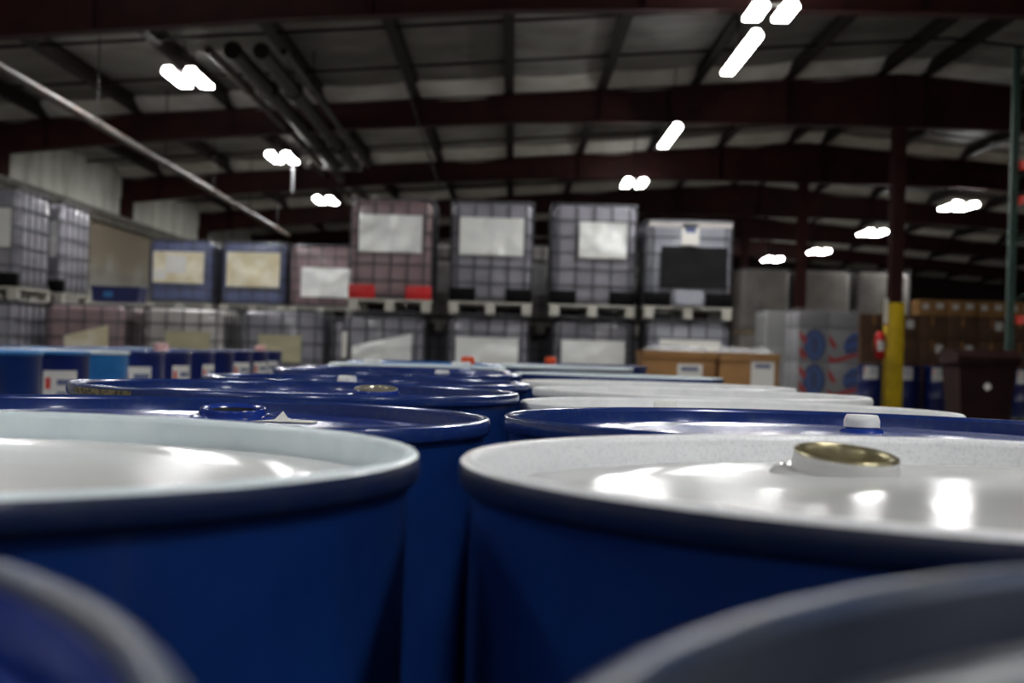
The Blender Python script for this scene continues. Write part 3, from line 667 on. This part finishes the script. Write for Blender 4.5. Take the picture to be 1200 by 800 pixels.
# tall wrapped stacks
for px, ww, lab in ((897, 1.05, 'tall grey film-wrapped stack left of the plain maroon column'), (966, 1.12, 'tall grey film-wrapped stack right of the plain maroon column'), (1036, 1.1, 'tall grey film-wrapped stack behind the yellow column')):
    xx = X(px, 340, 32.0)
    o = thing('wrapped_stack', (xx, 32.6, 0), lab, 'pallet load', 'tall wrapped stacks')
    wood_pallet(o, ww, 1.2)
    for j in range(2):
        link('wrapped_bale', bevbox(ww, 1.2, 1.34, .09, wrapped), o, (0, 0, .122 + 1.4*j))
        if j: link('slip_board', boxmesh(-ww/2, ww/2, -.6, .6, 1.462, 1.52, wood), o)
    wrap_shell(o, ww, 1.2, .1, 2.88, wrap_film)
# wall of cartons
x0 = X(1008, 380, 28.0); cw = .56; nc = 8
for r in range(5):
    z0 = .0 + .46*r
    for c in range(nc):
        top = r == 4
        if top and c < 2: continue
        wv = cw - random.uniform(.01, .03)
        o = thing('carton', (x0 + cw*(c+.5) + (.14 if r % 2 and c < nc-1 else 0)*0, 28.3 + random.uniform(-.04, .04), z0),
                  'pale tan carton with white labels in the top row, %s from the yellow column' % ORD[c-2] if top else 'brown carton in the %s layer of the carton wall, %s from the printed pallet' % (ORD[r], ORD[c]), 'carton',
                  'top row of pale cartons' if top else 'brown cartons in the carton wall')
        hh = (.3 if top else .455)
        link('box', bevbox(round(wv, 2), .55, hh, .008, tan_card if top else brown_card), o)
        link('tape', boxmesh(-.03, .03, -.277, -.275, hh*.55, hh-.01, kraft), o)
        if top or random.random() < .3:
            link('paper_label', boxmesh(.06, .2, -.278, -.2755, hh*.45, hh*.8, paper), o)
            if top: link('paper_label', boxmesh(-.2, -.08, -.278, -.2755, hh*.4, hh*.75, paper), o)
# wheeled bin
p = at(1157, 440, 15.6)
o = thing('wheeled_bin', (p.x, 15.9, 0), 'dark brown wheeled bin with closed lid and a small white emblem', 'bin')
bm_ = MB(); 
for z, hx, hy0, hy1 in ((.06, .24, -.24, .26), (.95, .31, -.33, .32)):
    bm_.v += [(-hx, hy0, z), (hx, hy0, z), (hx, hy1, z), (-hx, hy1, z)]
bm_.f = [(0, 1, 2, 3), (4, 5, 6, 7), (0, 1, 5, 4), (1, 2, 6, 5), (2, 3, 7, 6), (3, 0, 4, 7)]
link('body', bm_.mesh('body', bin_mat), o)
link('rim', bevbox(.68, .72, .06, .015, bin_mat), o, (0, 0, .93))
link('lid', MB().prism([(-.37, .985), (.36, .985), (.36, 1.03), (.25, 1.09), (-.2, 1.09), (-.37, 1.02)], -.34, .34, 'x').mesh('lid', bin_mat), o)
link('handle', MB().tube([(-.28, .42, .99), (.28, .42, .99)], .018, 8).mesh('handle', bin_mat, 40), o)
for s in (-1, 1): link('wheel', MB().tube([(s*.29, .2, .12), (s*.35, .2, .12)], .12, 24).mesh('wheel', rubber, 40), o)
em = MB().prism([(.035*math.cos(t*math.pi/4)*(1 if t % 2 else 1.2), .7 + .035*math.sin(t*math.pi/4)*(1 if t % 2 else 1.2)) for t in range(8)], -.318, -.312)
link('white_emblem', em.mesh('emblem', paper), o)
# rack frame
xr = X(1187, 250, 16.7)
o = thing('storage_rack', (xr, 16.7, 0), 'green storage rack upright frame with orange-red beams', 'rack')
for yy in (0, -2.7):
    for xx in (0, 1.05): link('upright', boxmesh(xx-.04, xx+.04, yy-.035, yy+.035, .01, 4.55, rack_green), o); link('foot_plate', boxmesh(xx-.07, xx+.07, yy-.06, yy+.06, 0, .012, rack_green), o)
    for i in range(6):
        z0 = .25 + .7*i
        link('diagonal_brace', MB().tube([(0.02, yy, z0), (1.03, yy, z0+.65)], .016, 6).mesh('brace', rack_green), o)
    for z in (.2, 2.35, 4.4): link('horizontal_brace', boxmesh(.02, 1.03, yy-.016, yy+.016, z-.016, z+.016, rack_green), o)
for z in (1.45, 2.8, 3.2):
    for xx in (0.0, 1.05): link('load_beam', boxmesh(xx+.045, xx+.09, -2.66, -.04, z-.05, z+.05, rack_red), o)
# fire extinguisher on the yellow column
o = thing('fire_extinguisher', (6.0-.235, 23.0, .98), 'red fire extinguisher with white label hung beside the yellow column', 'extinguisher')
link('cylinder', MB().lathe([(.001, 0), (.07, .0), (.082, .02), (.082, .36), (.06, .41), (.03, .43), (.001, .43)], 20).mesh('cyl', red_plastic, 50), o)
link('valve', MB().box(-.02, .02, -.02, .02, .43, .5).mesh('valve', black_plastic), o); link('handle', MB().box(-.015, .015, -.1, .02, .49, .51).mesh('handle', black_plastic), o)
link('paper_label', MB().lathe([(.084, .12), (.084, .28)], 10, a0=-2.3, a1=-.9).mesh('lab', paper, 80), o)
link('bracket', boxmesh(.06, .1, -.02, .02, .2, .24, galv), o)
o = thing('column_sign', (6.0-.165, 22.95, 1.5), 'narrow white sign strip fixed to the yellow column above the extinguisher', 'sign')
link('strip', boxmesh(-.03, .03, -.006, .006, 0, .42, paper), o); link('border', boxmesh(-.03, .03, -.0075, -.006, .0, .03, red_plastic), o)
